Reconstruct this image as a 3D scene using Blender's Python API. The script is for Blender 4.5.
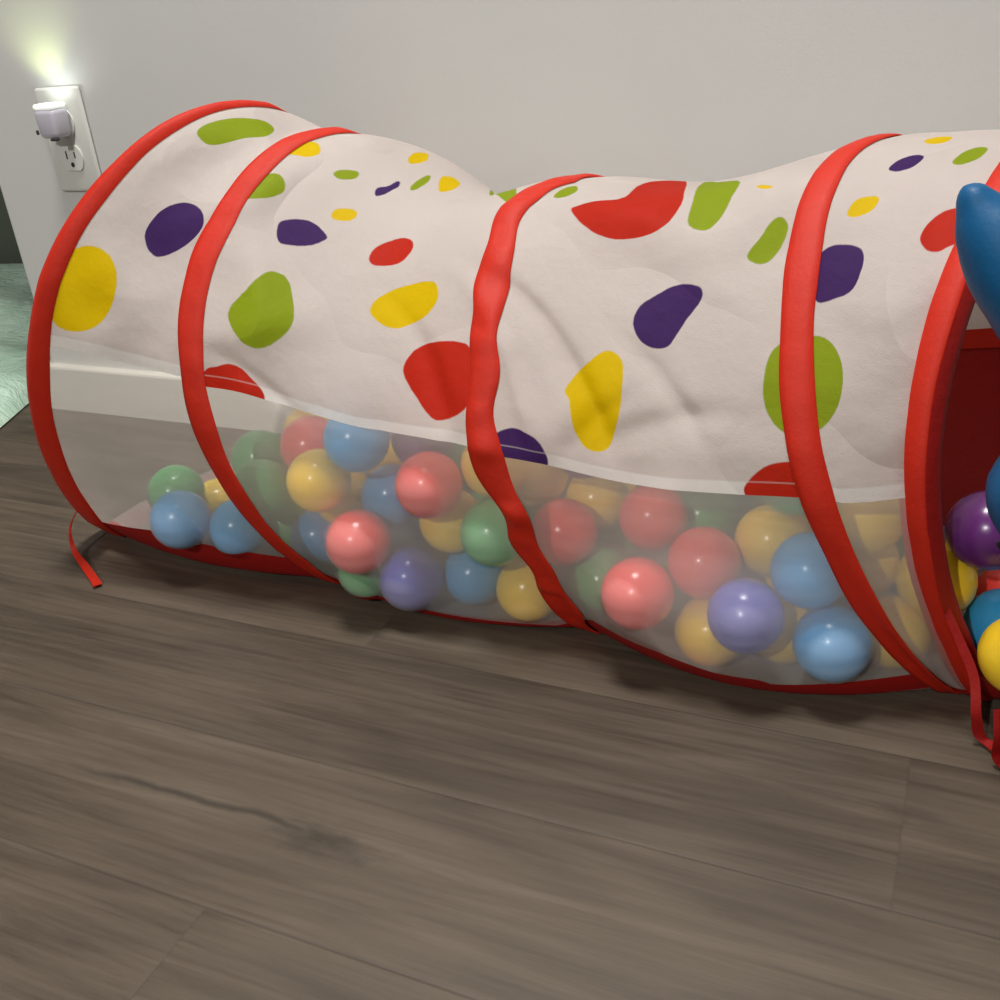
import bpy, bmesh, math, random
import numpy as np
from mathutils import Vector, Matrix

for _o in list(bpy.data.objects):
    bpy.data.objects.remove(_o)
SC = bpy.context.scene
COL = SC.collection

# ------------------------------------------------------------------ camera, world, light, exposure
PITCH, ROLL, YAW = math.radians(27), math.radians(5.35), math.radians(26.3)
fh = Vector((-math.sin(YAW), math.cos(YAW), 0)); UP = Vector((0, 0, 1))
fwd = fh*math.cos(PITCH) - UP*math.sin(PITCH)
r0 = fwd.cross(UP).normalized(); u0 = r0.cross(fwd)
camR = r0*math.cos(ROLL) - u0*math.sin(ROLL)
camU = r0*math.sin(ROLL) + u0*math.cos(ROLL)
cam_d = bpy.data.cameras.new('camera'); cam = bpy.data.objects.new('camera', cam_d); COL.objects.link(cam)
m = Matrix((camR, camU, -fwd)).transposed().to_4x4(); m.translation = (0, 0, .475)
cam.matrix_world = m
cam_d.sensor_width = 36; cam_d.lens = 36*1.025; cam_d.clip_start = .01
SC.camera = cam

w = bpy.data.worlds.new('room_ambience'); SC.world = w; w.use_nodes = True
w.node_tree.nodes['Background'].inputs[0].default_value = (1.0, .95, .90, 1)
w.node_tree.nodes['Background'].inputs[1].default_value = .20

def area(name, loc, target, size, power, col, spread=180):
    l = bpy.data.lights.new(name, 'AREA'); l.shape = 'DISK'; l.size = size; l.energy = power; l.color = col
    l.spread = math.radians(spread)
    o = bpy.data.objects.new(name, l); COL.objects.link(o); o.location = loc
    o.rotation_euler = (Vector(target)-Vector(loc)).to_track_quat('-Z', 'Y').to_euler()
    return o
area('ceiling_lamp', (-.40, .56, 2.35), (-.38, .58, 0), .5, 44, (1, .965, .925))
area('room_lamp', (-.45, -1.7, 1.75), (-.3, .7, .2), .07, 27, (1, .97, .935))

vs = SC.view_settings
SC.display_settings.display_device = 'sRGB'
vs.view_transform = 'Standard'; vs.look = 'None'; vs.exposure = 0.12; vs.gamma = 1; vs.use_curve_mapping = False

# ------------------------------------------------------------------ helpers
def lin(r, g, b):
    f = lambda c: (c/255/12.92) if c/255 <= .04045 else ((c/255+.055)/1.055)**2.4
    return (f(r), f(g), f(b), 1)
def new_mat(name):
    mt = bpy.data.materials.new(name); mt.use_nodes = True
    return mt, mt.node_tree, mt.node_tree.nodes['Principled BSDF']
def setp(b, **k):
    for n, v in k.items():
        b.inputs[n.replace('_', ' ')].default_value = v
class NT:
    """small shorthand for building node trees"""
    def __init__(s, nt): s.nt = nt
    def n(s, t, **k):
        x = s.nt.nodes.new(t)
        for a, v in k.items(): setattr(x, a, v)
        return x
    def l(s, a, b): s.nt.links.new(a, b)
    def _in(s, sock, v):
        if isinstance(v, (int, float)): sock.default_value = v
        elif isinstance(v, tuple): sock.default_value = v
        else: s.l(v, sock)
    def math(s, op, a, b=0.0, c=0.0, clamp=False):
        x = s.n('ShaderNodeMath', operation=op, use_clamp=clamp)
        for i, v in enumerate((a, b, c)): s._in(x.inputs[i], v)
        return x.outputs[0]
    def mix(s, f, a, b):
        x = s.n('ShaderNodeMix', data_type='RGBA'); s._in(x.inputs[0], f); s._in(x.inputs[6], a); s._in(x.inputs[7], b)
        return x.outputs[2]
    def noise(s, vec, scale, detail=3, rough=.5, dist=0.0):
        x = s.n('ShaderNodeTexNoise'); x.inputs['Scale'].default_value = scale; x.inputs['Detail'].default_value = detail
        x.inputs['Roughness'].default_value = rough; x.inputs['Distortion'].default_value = dist
        if vec is not None: s.l(vec, x.inputs['Vector'])
        return x.outputs['Fac']
    def ramp(s, f, pts):
        x = s.n('ShaderNodeValToRGB'); e = x.color_ramp.elements
        while len(e) < len(pts): e.new(.5)
        for i, (p, c) in enumerate(pts): e[i].position = p; e[i].color = c
        s._in(x.inputs[0], f); return x.outputs[0]
    def mapr(s, v, a, b, c, d):
        x = s.n('ShaderNodeMapRange'); s._in(x.inputs[0], v)
        for i, q in enumerate((a, b, c, d)): x.inputs[i+1].default_value = q
        return x.outputs[0]
    def pos(s): return s.n('ShaderNodeNewGeometry').outputs['Position']
    def obj(s): return s.n('ShaderNodeTexCoord').outputs['Object']
    def scale(s, vec, sc, loc=(0, 0, 0)):
        x = s.n('ShaderNodeMapping'); x.inputs['Scale'].default_value = sc; x.inputs['Location'].default_value = loc; s.l(vec, x.inputs[0]); return x.outputs[0]
    def bump(s, h, strength, dist, bsdf):
        x = s.n('ShaderNodeBump'); x.inputs['Strength'].default_value = strength; x.inputs['Distance'].default_value = dist
        s._in(x.inputs['Height'], h); s.l(x.outputs[0], bsdf.inputs['Normal']); return x

def simple(name, col, rough=.5, **k):
    mt, nt, b = new_mat(name); setp(b, Base_Color=col, Roughness=rough, **k); return mt

def link(name, me, mt, parent=None, loc=None):
    o = bpy.data.objects.new(name, me); COL.objects.link(o)
    if mt is not None: me.materials.append(mt)
    if parent is not None: o.parent = parent
    if loc is not None: o.location = loc
    return o
def from_bm(name, bm, mt, parent=None, loc=None, smooth=True):
    bmesh.ops.recalc_face_normals(bm, faces=bm.faces)
    me = bpy.data.meshes.new(name); bm.to_mesh(me); bm.free()
    if smooth: me.polygons.foreach_set('use_smooth', [True]*len(me.polygons))
    return link(name, me, mt, parent, loc)
def grid_mesh(name, P, mt, parent=None, close_v=False, smooth=True):
    nu, nv = P.shape[:2]
    idx = np.arange(nu*nv).reshape(nu, nv)
    a = idx[:-1, :-1].ravel(); b = idx[1:, :-1].ravel(); c = idx[1:, 1:].ravel(); d = idx[:-1, 1:].ravel()
    F = np.stack([a, b, c, d], 1)
    if close_v:
        F = np.concatenate([F, np.stack([idx[:-1, -1], idx[1:, -1], idx[1:, 0], idx[:-1, 0]], 1)])
    me = bpy.data.meshes.new(name)
    me.from_pydata(P.reshape(-1, 3).tolist(), [], F.tolist()); me.update()
    if smooth: me.polygons.foreach_set('use_smooth', [True]*len(me.polygons))
    return link(name, me, mt, parent)
def empty(name, loc, label, cat, group=None):
    o = bpy.data.objects.new(name, None); COL.objects.link(o); o.location = loc; o.empty_display_size = .05
    tag(o, label, cat, group); return o
def tag(o, label, cat, group=None):
    o['label'] = label; o['category'] = cat
    if group: o['group'] = group
def struct(name, bm, mt, smooth=False):
    o = from_bm(name, bm, mt, smooth=smooth); o['kind'] = 'structure'; return o
def box(bm, x0, x1, y0, y1, z0, z1, bev=0, seg=2):
    r = bmesh.ops.create_cube(bm, size=1)
    for v in r['verts']:
        v.co = Vector(((x0+x1)/2+v.co.x*(x1-x0), (y0+y1)/2+v.co.y*(y1-y0), (z0+z1)/2+v.co.z*(z1-z0)))
    if bev:
        es = list({e for v in r['verts'] for e in v.link_edges})
        bmesh.ops.bevel(bm, geom=es, offset=bev, segments=seg, affect='EDGES', profile=.5)
    return bm
def relparent(o, parent):
    """parent a mesh built in world coordinates to a thing's empty"""
    o.parent = parent; o.matrix_parent_inverse = Matrix.Translation(-Vector(parent.location)); return o

# ------------------------------------------------------------------ materials of the room
def wall_mat(name, c):
    mt, nt, b = new_mat(name); N = NT(nt)
    p = N.pos(); f = N.noise(p, 9, 3); g = N.noise(p, 420, 2)
    N.l(N.mix(f, tuple(x*.97 for x in c[:3])+(1,), tuple(min(1, x*1.03) for x in c[:3])+(1,)), b.inputs['Base Color'])
    setp(b, Roughness=.62); N.bump(g, .05, .002, b); return mt
M_wall = wall_mat('wall_paint', (.60, .605, .585, 1))
M_far = wall_mat('shaded_wall_paint', (.10, .115, .09, 1))  # grey-green far wall; its lack of light is put into the dark colour
M_base = simple('baseboard_paint', (.70, .69, .61, 1), .4)

def floor_mat():
    mt, nt, b = new_mat('wood_plank_floor'); N = NT(nt)
    p = N.pos(); sx = N.n('ShaderNodeSeparateXYZ'); N.l(p, sx.inputs[0]); X, Y = sx.outputs[0], sx.outputs[1]
    v = N.math('DIVIDE', N.math('ADD', Y, 2.033), .13)           # board rows
    row = N.math('FLOOR', v); fr = N.math('FRACT', v)
    u = N.math('DIVIDE', N.math('ADD', X, N.math('MULTIPLY', N.math('SUBTRACT', row, 19.0), .415)), 1.2)
    brd = N.math('FLOOR', u); fu = N.math('FRACT', u)
    wn2 = N.n('ShaderNodeTexWhiteNoise', noise_dimensions='2D'); cx = N.n('ShaderNodeCombineXYZ')
    N.l(row, cx.inputs[0]); N.l(brd, cx.inputs[1]); N.l(cx.outputs[0], wn2.inputs['Vector'])
    tone = wn2.outputs['Value']
    # grain, shifted from board to board
    c2 = N.n('ShaderNodeCombineXYZ'); N.l(N.math('ADD', X, N.math('MULTIPLY', tone, 17.0)), c2.inputs[0]); N.l(Y, c2.inputs[1]); N.l(N.math('MULTIPLY', row, 3.7), c2.inputs[2])
    gv = c2.outputs[0]
    g1 = N.noise(N.scale(gv, (2.2, 34, 1)), 1.6, 6, .62, .9)
    g2 = N.noise(N.scale(gv, (7, 210, 1)), 1.3, 4, .6, .3)
    g3 = N.noise(N.scale(gv, (3.0, 9, 1)), 1.4, 3, .55, .4)
    g4 = N.noise(N.scale(gv, (9, 70, 1)), 1.0, 5, .7, 1.4)
    # a knot with a dark split running off along the board
    def ell(cx_, cy_, rx, ry):
        dx = N.math('DIVIDE', N.math('SUBTRACT', X, cx_), rx); dy = N.math('DIVIDE', N.math('SUBTRACT', Y, cy_), ry)
        return N.math('SQRT', N.math('ADD', N.math('MULTIPLY', dx, dx), N.math('MULTIPLY', dy, dy)))
    wob = N.math('MULTIPLY', N.math('SUBTRACT', N.noise(N.scale(p, (12, 30, 1)), 4, 5, .65), .5), 2.2)
    k1 = N.math('ADD', ell(-.333, .376, .040, .012), wob)
    knot = N.math('SUBTRACT', 1.0, N.mapr(k1, .0, 1.25, 0, 1), clamp=True)
    yl = N.math('ADD', N.math('SUBTRACT', Y, .379), N.math('MULTIPLY', N.math('SUBTRACT', N.noise(N.scale(p, (7, 0, 0)), 2, 3), .5), .022))
    crack = N.math('MULTIPLY', N.math('SUBTRACT', 1.0, N.mapr(N.math('ABSOLUTE', yl), .0008, .0045, 0, 1), clamp=True),
                   N.math('SUBTRACT', 1.0, N.mapr(N.math('ABSOLUTE', N.math('ADD', X, .43)), .06, .14, 0, 1), clamp=True))
    s1 = N.math('SUBTRACT', 1.0, N.mapr(N.math('ADD', ell(.0, .515, .03, .008), wob), .1, 1.1, 0, 1), clamp=True)
    s2 = N.math('SUBTRACT', 1.0, N.mapr(N.math('ADD', ell(-.20, .585, .02, .007), wob), .1, 1.1, 0, 1), clamp=True)
    dark = N.math('MAXIMUM', N.math('MAXIMUM', N.math('MULTIPLY', knot, .8), N.math('MULTIPLY', crack, .75)), N.math('MULTIPLY', N.math('MAXIMUM', s1, s2), .45))
    f = N.math('ADD', N.math('ADD', N.math('MULTIPLY', g1, .5), N.math('MULTIPLY', g2, .22)), N.math('MULTIPLY', g3, .38))
    f = N.math('ADD', f, N.math('MULTIPLY', N.math('SUBTRACT', tone, .5), .09))
    c = N.ramp(f, [(.35, (.040, .029, .0195, 1)), (.50, (.070, .053, .0375, 1)), (.63, (.100, .078, .056, 1)), (.78, (.142, .114, .085, 1))])
    streak = N.mapr(g4, .58, .74, 0, 1)
    c = N.mix(N.math('MULTIPLY', streak, .35), c, (.07, .055, .042, 1))
    c = N.mix(dark, c, (.028, .021, .016, 1))
    ed = N.math('MINIMUM', fr, N.math('SUBTRACT', 1.0, fr)); eu = N.math('MINIMUM', fu, N.math('SUBTRACT', 1.0, fu))
    seam = N.math('MAXIMUM', N.math('SUBTRACT', 1.0, N.mapr(ed, .002, .011, 0, 1), clamp=True), N.math('MULTIPLY', N.math('SUBTRACT', 1.0, N.mapr(eu, .0003, .0010, 0, 1), clamp=True), .45))
    c = N.mix(N.math('MULTIPLY', seam, .42), c, (.035, .027, .02, 1))
    N.l(c, b.inputs['Base Color'])
    N.l(N.mapr(g2, .3, .7, .42, .60), b.inputs['Roughness']); b.inputs['Specular IOR Level'].default_value = .35
    h = N.math('SUBTRACT', N.math('ADD', N.math('MULTIPLY', g1, .4), N.math('MULTIPLY', g2, .5)), N.math('MULTIPLY', seam, .5))
    N.bump(h, .22, .0012, b); return mt
M_floor = floor_mat()

# ------------------------------------------------------------------ the room
bm = bmesh.new(); box(bm, -3.2, 2.0, -2.2, 2.3, -.04, 0); struct('floor', bm, M_floor)
WY = .942
bm = bmesh.new(); box(bm, -1.118, 2.0, WY, WY+.13, 0, 2.4, .004, 2); struct('wall_back', bm, M_wall)
bm = bmesh.new()                                    # plain baseboard that returns round the wall's free end
prof = [(0, 0), (.012, 0), (.012, .059), (.011, .0615), (.009, .0625), (0, .0625)]
rows = []
for (px, py, nx, ny) in [(2.0, WY, 0, -1), (-1.118, WY, -1, -1), (-1.118, WY+.13, -1, 0)]:
    rows.append([bm.verts.new((px+nx*d, py+ny*d, z)) for d, z in prof])
for a, b_ in zip(rows[:-1], rows[1:]):
    for i in range(len(prof)-1): bm.faces.new((a[i], a[i+1], b_[i+1], b_[i]))
struct('baseboard_back', bm, M_base)
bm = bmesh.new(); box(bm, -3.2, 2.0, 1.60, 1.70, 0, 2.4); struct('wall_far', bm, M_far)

# ------------------------------------------------------------------ shape of the pop-up tunnel
RING = {0: [-0.6743, 0.7573, 0.1723, 0.3391, 0.4056, 0.1808, 0.2466], 1: [-0.4798, 0.7598, 0.1656, 0.404, -0.1848, 0.1806, 0.2053], 2: [-0.2579, 0.7648, 0.1391, 0.2096, -0.2668, 0.1691, 0.1941], 3: [-0.0001, 0.7645, 0.1595, 0.4021, -0.4084, 0.1766, 0.2067], 4: [0.0755, 0.7617, 0.1521, 0.5354, -0.1711, 0.1766, 0.2069]}
RT = np.arange(0, 360, 10)
RRHO = {0: [0.9986, 0.9955, 0.9929, 0.991, 0.9984, 1.0097, 1.0151, 1.0041, 0.997, 0.9907, 0.9865, 0.9849, 0.9941, 1.0071, 0.9983, 0.9987, 0.9991, 0.9995, 0.9999, 1.0, 1.0, 1.0, 1.0, 1.0, 1.0, 1.0, 1.0, 1.0, 1.0, 1.0, 1.0, 1.0034, 1.0054, 1.0073, 1.0075, 1.0021], 1: [1.0059, 1.0093, 0.9984, 0.9891, 0.9865, 1.0015, 1.009, 1.0111, 1.0085, 1.004, 0.9962, 0.988, 0.9834, 0.9831, 1.002, 1.005, 1.0036, 1.0023, 1.0009, 1.0, 1.0, 1.0, 1.0, 1.0, 1.0, 1.0, 1.0, 1.0, 1.0, 1.0, 1.0, 0.9987, 0.9967, 0.9947, 0.9927, 0.9939], 2: [0.9873, 1.0026, 1.0151, 1.0022, 0.9907, 0.9865, 0.9908, 1.0101, 1.0294, 1.0079, 0.9819, 0.9734, 0.9746, 0.9919, 1.0075, 1.0057, 1.0038, 1.0019, 1.0001, 1.0, 1.0, 1.0, 1.0, 1.0, 1.0, 1.0, 1.0, 1.0, 1.0, 1.0, 1.0, 1.0009, 1.0018, 1.0026, 1.0034, 0.9974], 3: [1.0001, 1.0063, 1.0081, 1.0004, 0.9849, 0.9811, 0.99, 1.0086, 1.0223, 1.0206, 1.0008, 0.9889, 0.9768, 0.9782, 0.9935, 1.0045, 1.0034, 1.0023, 1.0012, 1.0, 1.0, 1.0, 1.0, 1.0, 1.0, 1.0, 1.0, 1.0, 1.0, 1.0, 1.0, 0.9996, 0.9991, 0.9986, 0.9981, 0.9973], 4: [0.9967, 1.003, 1.0079, 0.9934, 0.9887, 0.9962, 1.004, 1.0115, 1.0142, 1.0051, 0.9943, 0.9818, 0.9785, 0.9939, 1.0008, 1.0006, 1.0004, 1.0002, 1.0, 1.0, 1.0, 1.0, 1.0, 1.0, 1.0, 1.0, 1.0, 1.0, 1.0, 1.0, 1.0, 1.0, 0.9999, 0.9991, 0.9983, 0.9975]}
SAG = [(0.007, 0.6, 0.9, 0.001), (0.029, 0.56, 1.0, 0.004), (0.014, 0.5, 0.9, 0.002), (-0.003, 0.5, 0.8, 0.002)]
BEL = [(0.0, 0.022, 0.004), (0.004, 0.022, 0.016), (0.006, 0.034, 0.034), (0, 0, 0.012)]
CRE = [(2.3, 62, 0.22, 26, 0.035, 0.006), (2.2, 88, 0.16, -22, 0.03, 0.004), (2.62, 92, 0.2, 8, 0.03, -0.005), (2.45, 104, 0.2, 18, 0.03, 0.004), (2.72, 84, 0.1, 30, 0.03, 0.004), (1.45, 84, 0.26, 16, 0.03, 0.004), (1.7, 92, 0.14, -18, 0.03, -0.004), (1.3, 100, 0.2, 8, 0.025, 0.003), (2.14, 70, 0.1, 30, 0.03, -0.004), (1.86, 70, 0.08, 26, 0.03, 0.004), (2.5, 75, 0.3, -6, 0.04, 0.004), (2.85, 98, 0.1, 14, 0.025, -0.004), (3.4, 96, 0.2, 12, 0.03, 0.002)]
HEM = [[0.041, 0.42, 0.67, 0.943, 1.043, 1.252, 1.44, 1.647, 1.849, 1.949, 2.045, 2.19, 2.388, 2.572, 2.795, 2.961, 3.247, 3.55, 3.916], [74.16, 74.15, 75.23, 77.63, 79.11, 78.08, 76.79, 76.9, 78.98, 79.64, 81.24, 82.74, 84.97, 86.74, 87.92, 88.45, 88.84, 87.87, 86.08]]
BOT = [[0.103, 0.411, 0.645, 0.93, 0.986, 1.004, 1.147, 1.253, 1.373, 1.493, 1.717, 1.816, 1.966, 2.085, 2.213, 2.318, 2.399, 2.466, 2.585, 2.645, 2.967, 3.526], [128.74, 125.54, 128.03, 131.2, 130.78, 138.02, 139.0, 139.0, 139.0, 139.72, 136.93, 139.0, 133.29, 126.64, 128.22, 128.26, 130.32, 132.37, 133.37, 147.84, 144.6, 143.79]]
RB = .0265
BALLS = [
  (1,'blue',-0.6301,0.6195,0.0609),
  (2,'green',-0.6665,0.6585,0.0637),
  (3,'yellow',-0.6561,0.6995,0.031),
  (4,'blue',-0.5806,0.6374,0.0499),
  (5,'green',-0.5755,0.6793,0.1001),
  (6,'green',-0.5441,0.6365,0.0941),
  (7,'green',-0.5651,0.6849,0.031),
  (8,'yellow',-0.5333,0.7064,0.1185),
  (9,'red',-0.5042,0.6625,0.1274),
  (10,'yellow',-0.4712,0.6215,0.1182),
  (11,'yellow',-0.4844,0.6698,0.0783),
  (12,'blue',-0.4338,0.63,0.1554),
  (13,'yellow',-0.4472,0.7055,0.0922),
  (14,'purple',-0.3969,0.6715,0.1426),
  (15,'green',-0.3843,0.7144,0.1134),
  (17,'blue',-0.4251,0.6569,0.093),
  (18,'red',-0.3661,0.6194,0.1281),
  (19,'yellow',-0.3657,0.647,0.0824),
  (20,'green',-0.3154,0.6223,0.0916),
  (21,'blue',-0.5152,0.6662,0.0349),
  (22,'purple',-0.5238,0.7188,0.031),
  (23,'red',-0.4318,0.6073,0.0744),
  (24,'blue',-0.4456,0.7016,0.0355),
  (25,'indigo',-0.3948,0.6204,0.0381),
  (26,'green',-0.4457,0.6351,0.031),
  (27,'blue',-0.352,0.6516,0.031),
  (28,'yellow',-0.323,0.6498,0.1368),
  (29,'yellow',-0.2993,0.6427,0.031),
  (31,'yellow',-0.3072,0.6924,0.1087),
  (32,'yellow',-0.2594,0.7035,0.0876),
  (33,'red',-0.2687,0.6511,0.0839),
  (34,'red',-0.2028,0.6725,0.095),
  (35,'green',-0.2417,0.6601,0.0388),
  (36,'red',-0.1951,0.6051,0.0682),
  (37,'red',-0.1541,0.636,0.0831),
  (38,'green',-0.2555,0.7269,0.0398),
  (39,'green',-0.1756,0.717,0.0775),
  (40,'yellow',-0.1123,0.6684,0.0904),
  (41,'yellow',-0.1465,0.6269,0.031),
  (42,'indigo',-0.116,0.6012,0.0666),
  (44,'blue',-0.078,0.6234,0.0967),
  (45,'yellow',-0.0965,0.6457,0.031),
  (46,'blue',-0.0588,0.612,0.0482),
  (47,'yellow',-0.0229,0.6625,0.031),
  (48,'yellow',-0.0482,0.6684,0.1188),
  (49,'yellow',-0.0501,0.6947,0.0669),
  (50,'green',-0.0221,0.7376,0.0486),
  (52,'yellow',0.0014,0.664,0.0785),
  (60,'green',-0.3305,0.7038,0.0621),
  (54,'purple',0.0288,0.6596,0.1242),
  (55,'red',0.0543,0.7168,0.0417),
  (58,'blue',0.0481,0.6642,0.0489),
  (59,'yellow',0.0574,0.6132,0.0616),
]
FILL = [
  (-0.2822,0.8451,0.0334),
  (-0.2025,0.8259,0.0332),
  (-0.3189,0.7999,0.0331),
  (-0.6054,0.7202,0.0349),
  (-0.3852,0.7738,0.0354),
  (-0.7134,0.7009,0.0344),
  (-0.1014,0.7151,0.0335),
  (-0.1764,0.6747,0.0351),
  (-0.3758,0.7107,0.033),
  (-0.1221,0.7776,0.0342),
  (-0.4469,0.7908,0.0406),
  (-0.0711,0.7981,0.0409),
  (-0.179,0.7766,0.0429),
  (-0.1551,0.8569,0.0484),
  (-0.2592,0.7934,0.0359),
  (-0.3396,0.8523,0.0525),
  (-0.5049,0.7853,0.0458),
  (-0.0451,0.8427,0.0571),
  (-0.5627,0.7366,0.0697),
  (-0.1129,0.8117,0.0774),
  (-0.2177,0.765,0.0784),
  (-0.4153,0.7509,0.0809),
  (-0.2899,0.7923,0.0805),
  (-0.0766,0.7549,0.082),
  (-0.1478,0.7637,0.0954),
  (-0.3201,0.7507,0.0957),
  (-0.1005,0.7136,0.1197),
  (-0.04,0.7246,0.1173),
  (-0.2119,0.7089,0.1338),
  (-0.2565,0.6753,0.1489),
  (-0.1584,0.7008,0.137),
  (-0.0957,0.6583,0.1481),
]
def sstep(x,a,b):
    t=np.clip((x-a)/(b-a),0,1); return t*t*(3-2*t)
def ring_pt(i,t):
    cx,cy,cz,yaw,lean,A,B=RING[i]
    d=np.array([np.sin(yaw),np.cos(yaw),0.]); a=np.array([np.cos(yaw),-np.sin(yaw),0.])
    v=np.cos(lean)*np.array([0,0,1.])+np.sin(lean)*a
    rho=np.interp(np.degrees(t)%360.0,RT,RRHO[i],period=360.0)
    return np.array([cx,cy,cz])+(B*rho*np.cos(t))[...,None]*v-(A*rho*np.sin(t))[...,None]*d
def bump(x,c,w):
    return np.exp(-((x-c)/w)**2)
def surf(u,t):
    """u 0..4 along the tunnel (hoops at whole numbers), t angle from the top over the near side."""
    u=np.asarray(u,float); t=np.asarray(t,float); u,t=np.broadcast_arrays(u,t)
    k=np.clip(np.floor(u).astype(int),0,3); f=np.clip(u-k,-0.15,1.15)
    P=np.zeros(u.shape+(3,))
    for i in range(4):
        m=k==i
        if m.any():
            a=ring_pt(i,t[m]); b=ring_pt(i+1,t[m]); P[m]=a+(b-a)*f[m][...,None]
    td=np.degrees(t)%360
    dist=np.minimum(td,360-td)           # from top
    top=1-sstep(dist,40,120)
    s=np.sin(np.pi*np.clip(f,0,1))
    # sag of the cloth between hoops
    for i,(A,c,w,cr) in enumerate(SAG):
        m=(k==i)
        g=np.where(f<c,sstep(f/c,0,1)**w,sstep((1-f)/(1-c),0,1)**w)
        P[...,2]-=np.where(m,(A*g-cr*bump(f,.17,.13))*top,0)
    # near side belly / hollow
    near=bump(td,85,30); low=bump(td,150,25); mid=bump(td,120,20)
    for i,(hy,by,my) in enumerate(BEL):
        m=(k==i)
        P[...,1]+=np.where(m,(hy*near-by*low-my*mid)*s,0)
    # creases
    for (cu,ct,du,dt,w,A) in CRE:
        L=np.hypot(du,dt/60.); ex,ey=du/L,dt/60./L
        x=(u-cu);y=(td-ct)/60.
        al=x*ex+y*ey; ac=-x*ey+y*ex
        P[...,1]+=1.15*A*np.exp(-((ac-.25*al*al/L)/(1.25*w))**2)*np.exp(-(al/L)**4)*(1-sstep(td,70,84))*sstep(td,15,40)
    # base settles on the floor, and the far side clears the wall
    P[...,2]=np.maximum(P[...,2],0.0035)
    P[...,1]=np.minimum(P[...,1],0.934)
    return P

BP = np.array([b[2:5] for b in BALLS if b[0] not in (54, 55, 58, 59)])
OUT = np.array([0., -.96, -.28])
def sheet(u, t, off=0.0, push=True):
    """tunnel wall pushed out where balls press on it; off moves it outwards"""
    P = surf(u, t); shp = P.shape; P = P.reshape(-1, 3)
    td = (np.degrees(np.broadcast_to(t, shp[:-1]))%360).reshape(-1)
    if off:
        uu = np.broadcast_to(u, shp[:-1]); tt = np.broadcast_to(t, shp[:-1]); e = 2e-3
        n = np.cross(surf(uu+e, tt)-surf(uu-e, tt), surf(uu, tt+e)-surf(uu, tt-e)).reshape(-1, 3)
        n /= np.linalg.norm(n, axis=1, keepdims=True)+1e-12
        cen = np.array([np.interp(uu.reshape(-1), range(5), [RING[i][k] for i in range(5)]) for k in (0, 1)]).T
        s = np.sign(((P[:, :2]-cen)*n[:, :2]).sum(1)+(P[:, 2]-.16)*n[:, 2]); P = P+n*s[:, None]*off
    near = np.where((td > 62) & (td < 165))[0]
    R = RB+.0012+max(off, 0)
    for _ in range(2 if push else 0):
        for c in BP:
            q = P[near]-c; d2 = (q*q).sum(1); k = d2 < R*R
            if not k.any(): continue
            b = q[k]@OUT; s = -b+np.sqrt(np.maximum(0, b*b-(d2[k]-R*R))); P[near[k]] += s[:, None]*OUT
    P[:, 2] = np.maximum(P[:, 2], .0022 if off > 0 else .0032)
    return P.reshape(shp)
def hem_t(u): return np.radians(np.interp(u, HEM[0], HEM[1]))
def bot_t(u): return np.radians(np.minimum(np.interp(u, BOT[0], BOT[1]), np.interp(u, [0, 1, 1.1, 1.9, 2, 2.6, 4], [140, 138, 136, 136, 135, 135.5, 135.5])))
HEM_FAR, BOT_FAR = math.radians(274), math.radians(360-136)

# ------------------------------------------------------------------ cloth, netting, ribbon
def fabric_mat():
    mt, nt, b = new_mat('white_dotted_cloth'); N = NT(nt)
    col = (.81, .735, .70, 1)
    att = lambda n: N.n('ShaderNodeAttribute', attribute_name=n).outputs['Fac']
    p = N.pos()
    edge = N.math('MULTIPLY', N.math('SUBTRACT', N.noise(p, 160, 2), .5), .0012)
    hem = N.mapr(att('hem'), .0082, .0088, 1, 0)
    base = N.mix(hem, col, (.95, .93, .90, 1)); c = base
    for n, k in (('red', (.66, .030, .012, 1)), ('yellow', (.92, .64, .002, 1)), ('green', (.33, .44, .016, 1)), ('purple', (.070, .026, .150, 1))):
        c = N.mix(N.mapr(N.math('ADD', att(n), edge), -.0005, .0005, 1, 0), c, k)
    st = N.math('MULTIPLY', N.math('SUBTRACT', 1.0, N.mapr(N.math('ABSOLUTE', N.math('SUBTRACT', att('hem'), .0085)), .0003, .0008, 0, 1), clamp=True), .35)
    c = N.mix(st, c, (.85, .80, .77, 1))
    N.l(c, b.inputs['Base Color']); setp(b, Roughness=.6, Specular_IOR_Level=.15)
    fine = N.noise(p, 900, 1)
    vo = N.n('ShaderNodeTexVoronoi', feature='SMOOTH_F1'); vo.inputs['Scale'].default_value = 13; vo.inputs['Smoothness'].default_value = .35
    N.l(N.scale(p, (1, .6, 1.1)), vo.inputs['Vector'])
    msk = N.mapr(N.noise(p, 5, 2), .42, .62, .12, 1)
    h = N.math('ADD', N.math('MULTIPLY', N.math('MULTIPLY', vo.outputs['Distance'], msk), 1.5), N.math('ADD', N.math('MULTIPLY', N.noise(p, 30, 3), .15), N.math('MULTIPLY', fine, .012)))
    bp = N.bump(h, .75, .020, b)
    tr = N.n('ShaderNodeBsdfTranslucent'); N.l(c, tr.inputs[0]); N.l(bp.outputs[0], tr.inputs['Normal'])
    mx = N.n('ShaderNodeMixShader'); mx.inputs[0].default_value = .52
    N.l(b.outputs[0], mx.inputs[1]); N.l(tr.outputs[0], mx.inputs[2]); N.l(mx.outputs[0], nt.nodes['Material Output'].inputs[0])
    return mt
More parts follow.
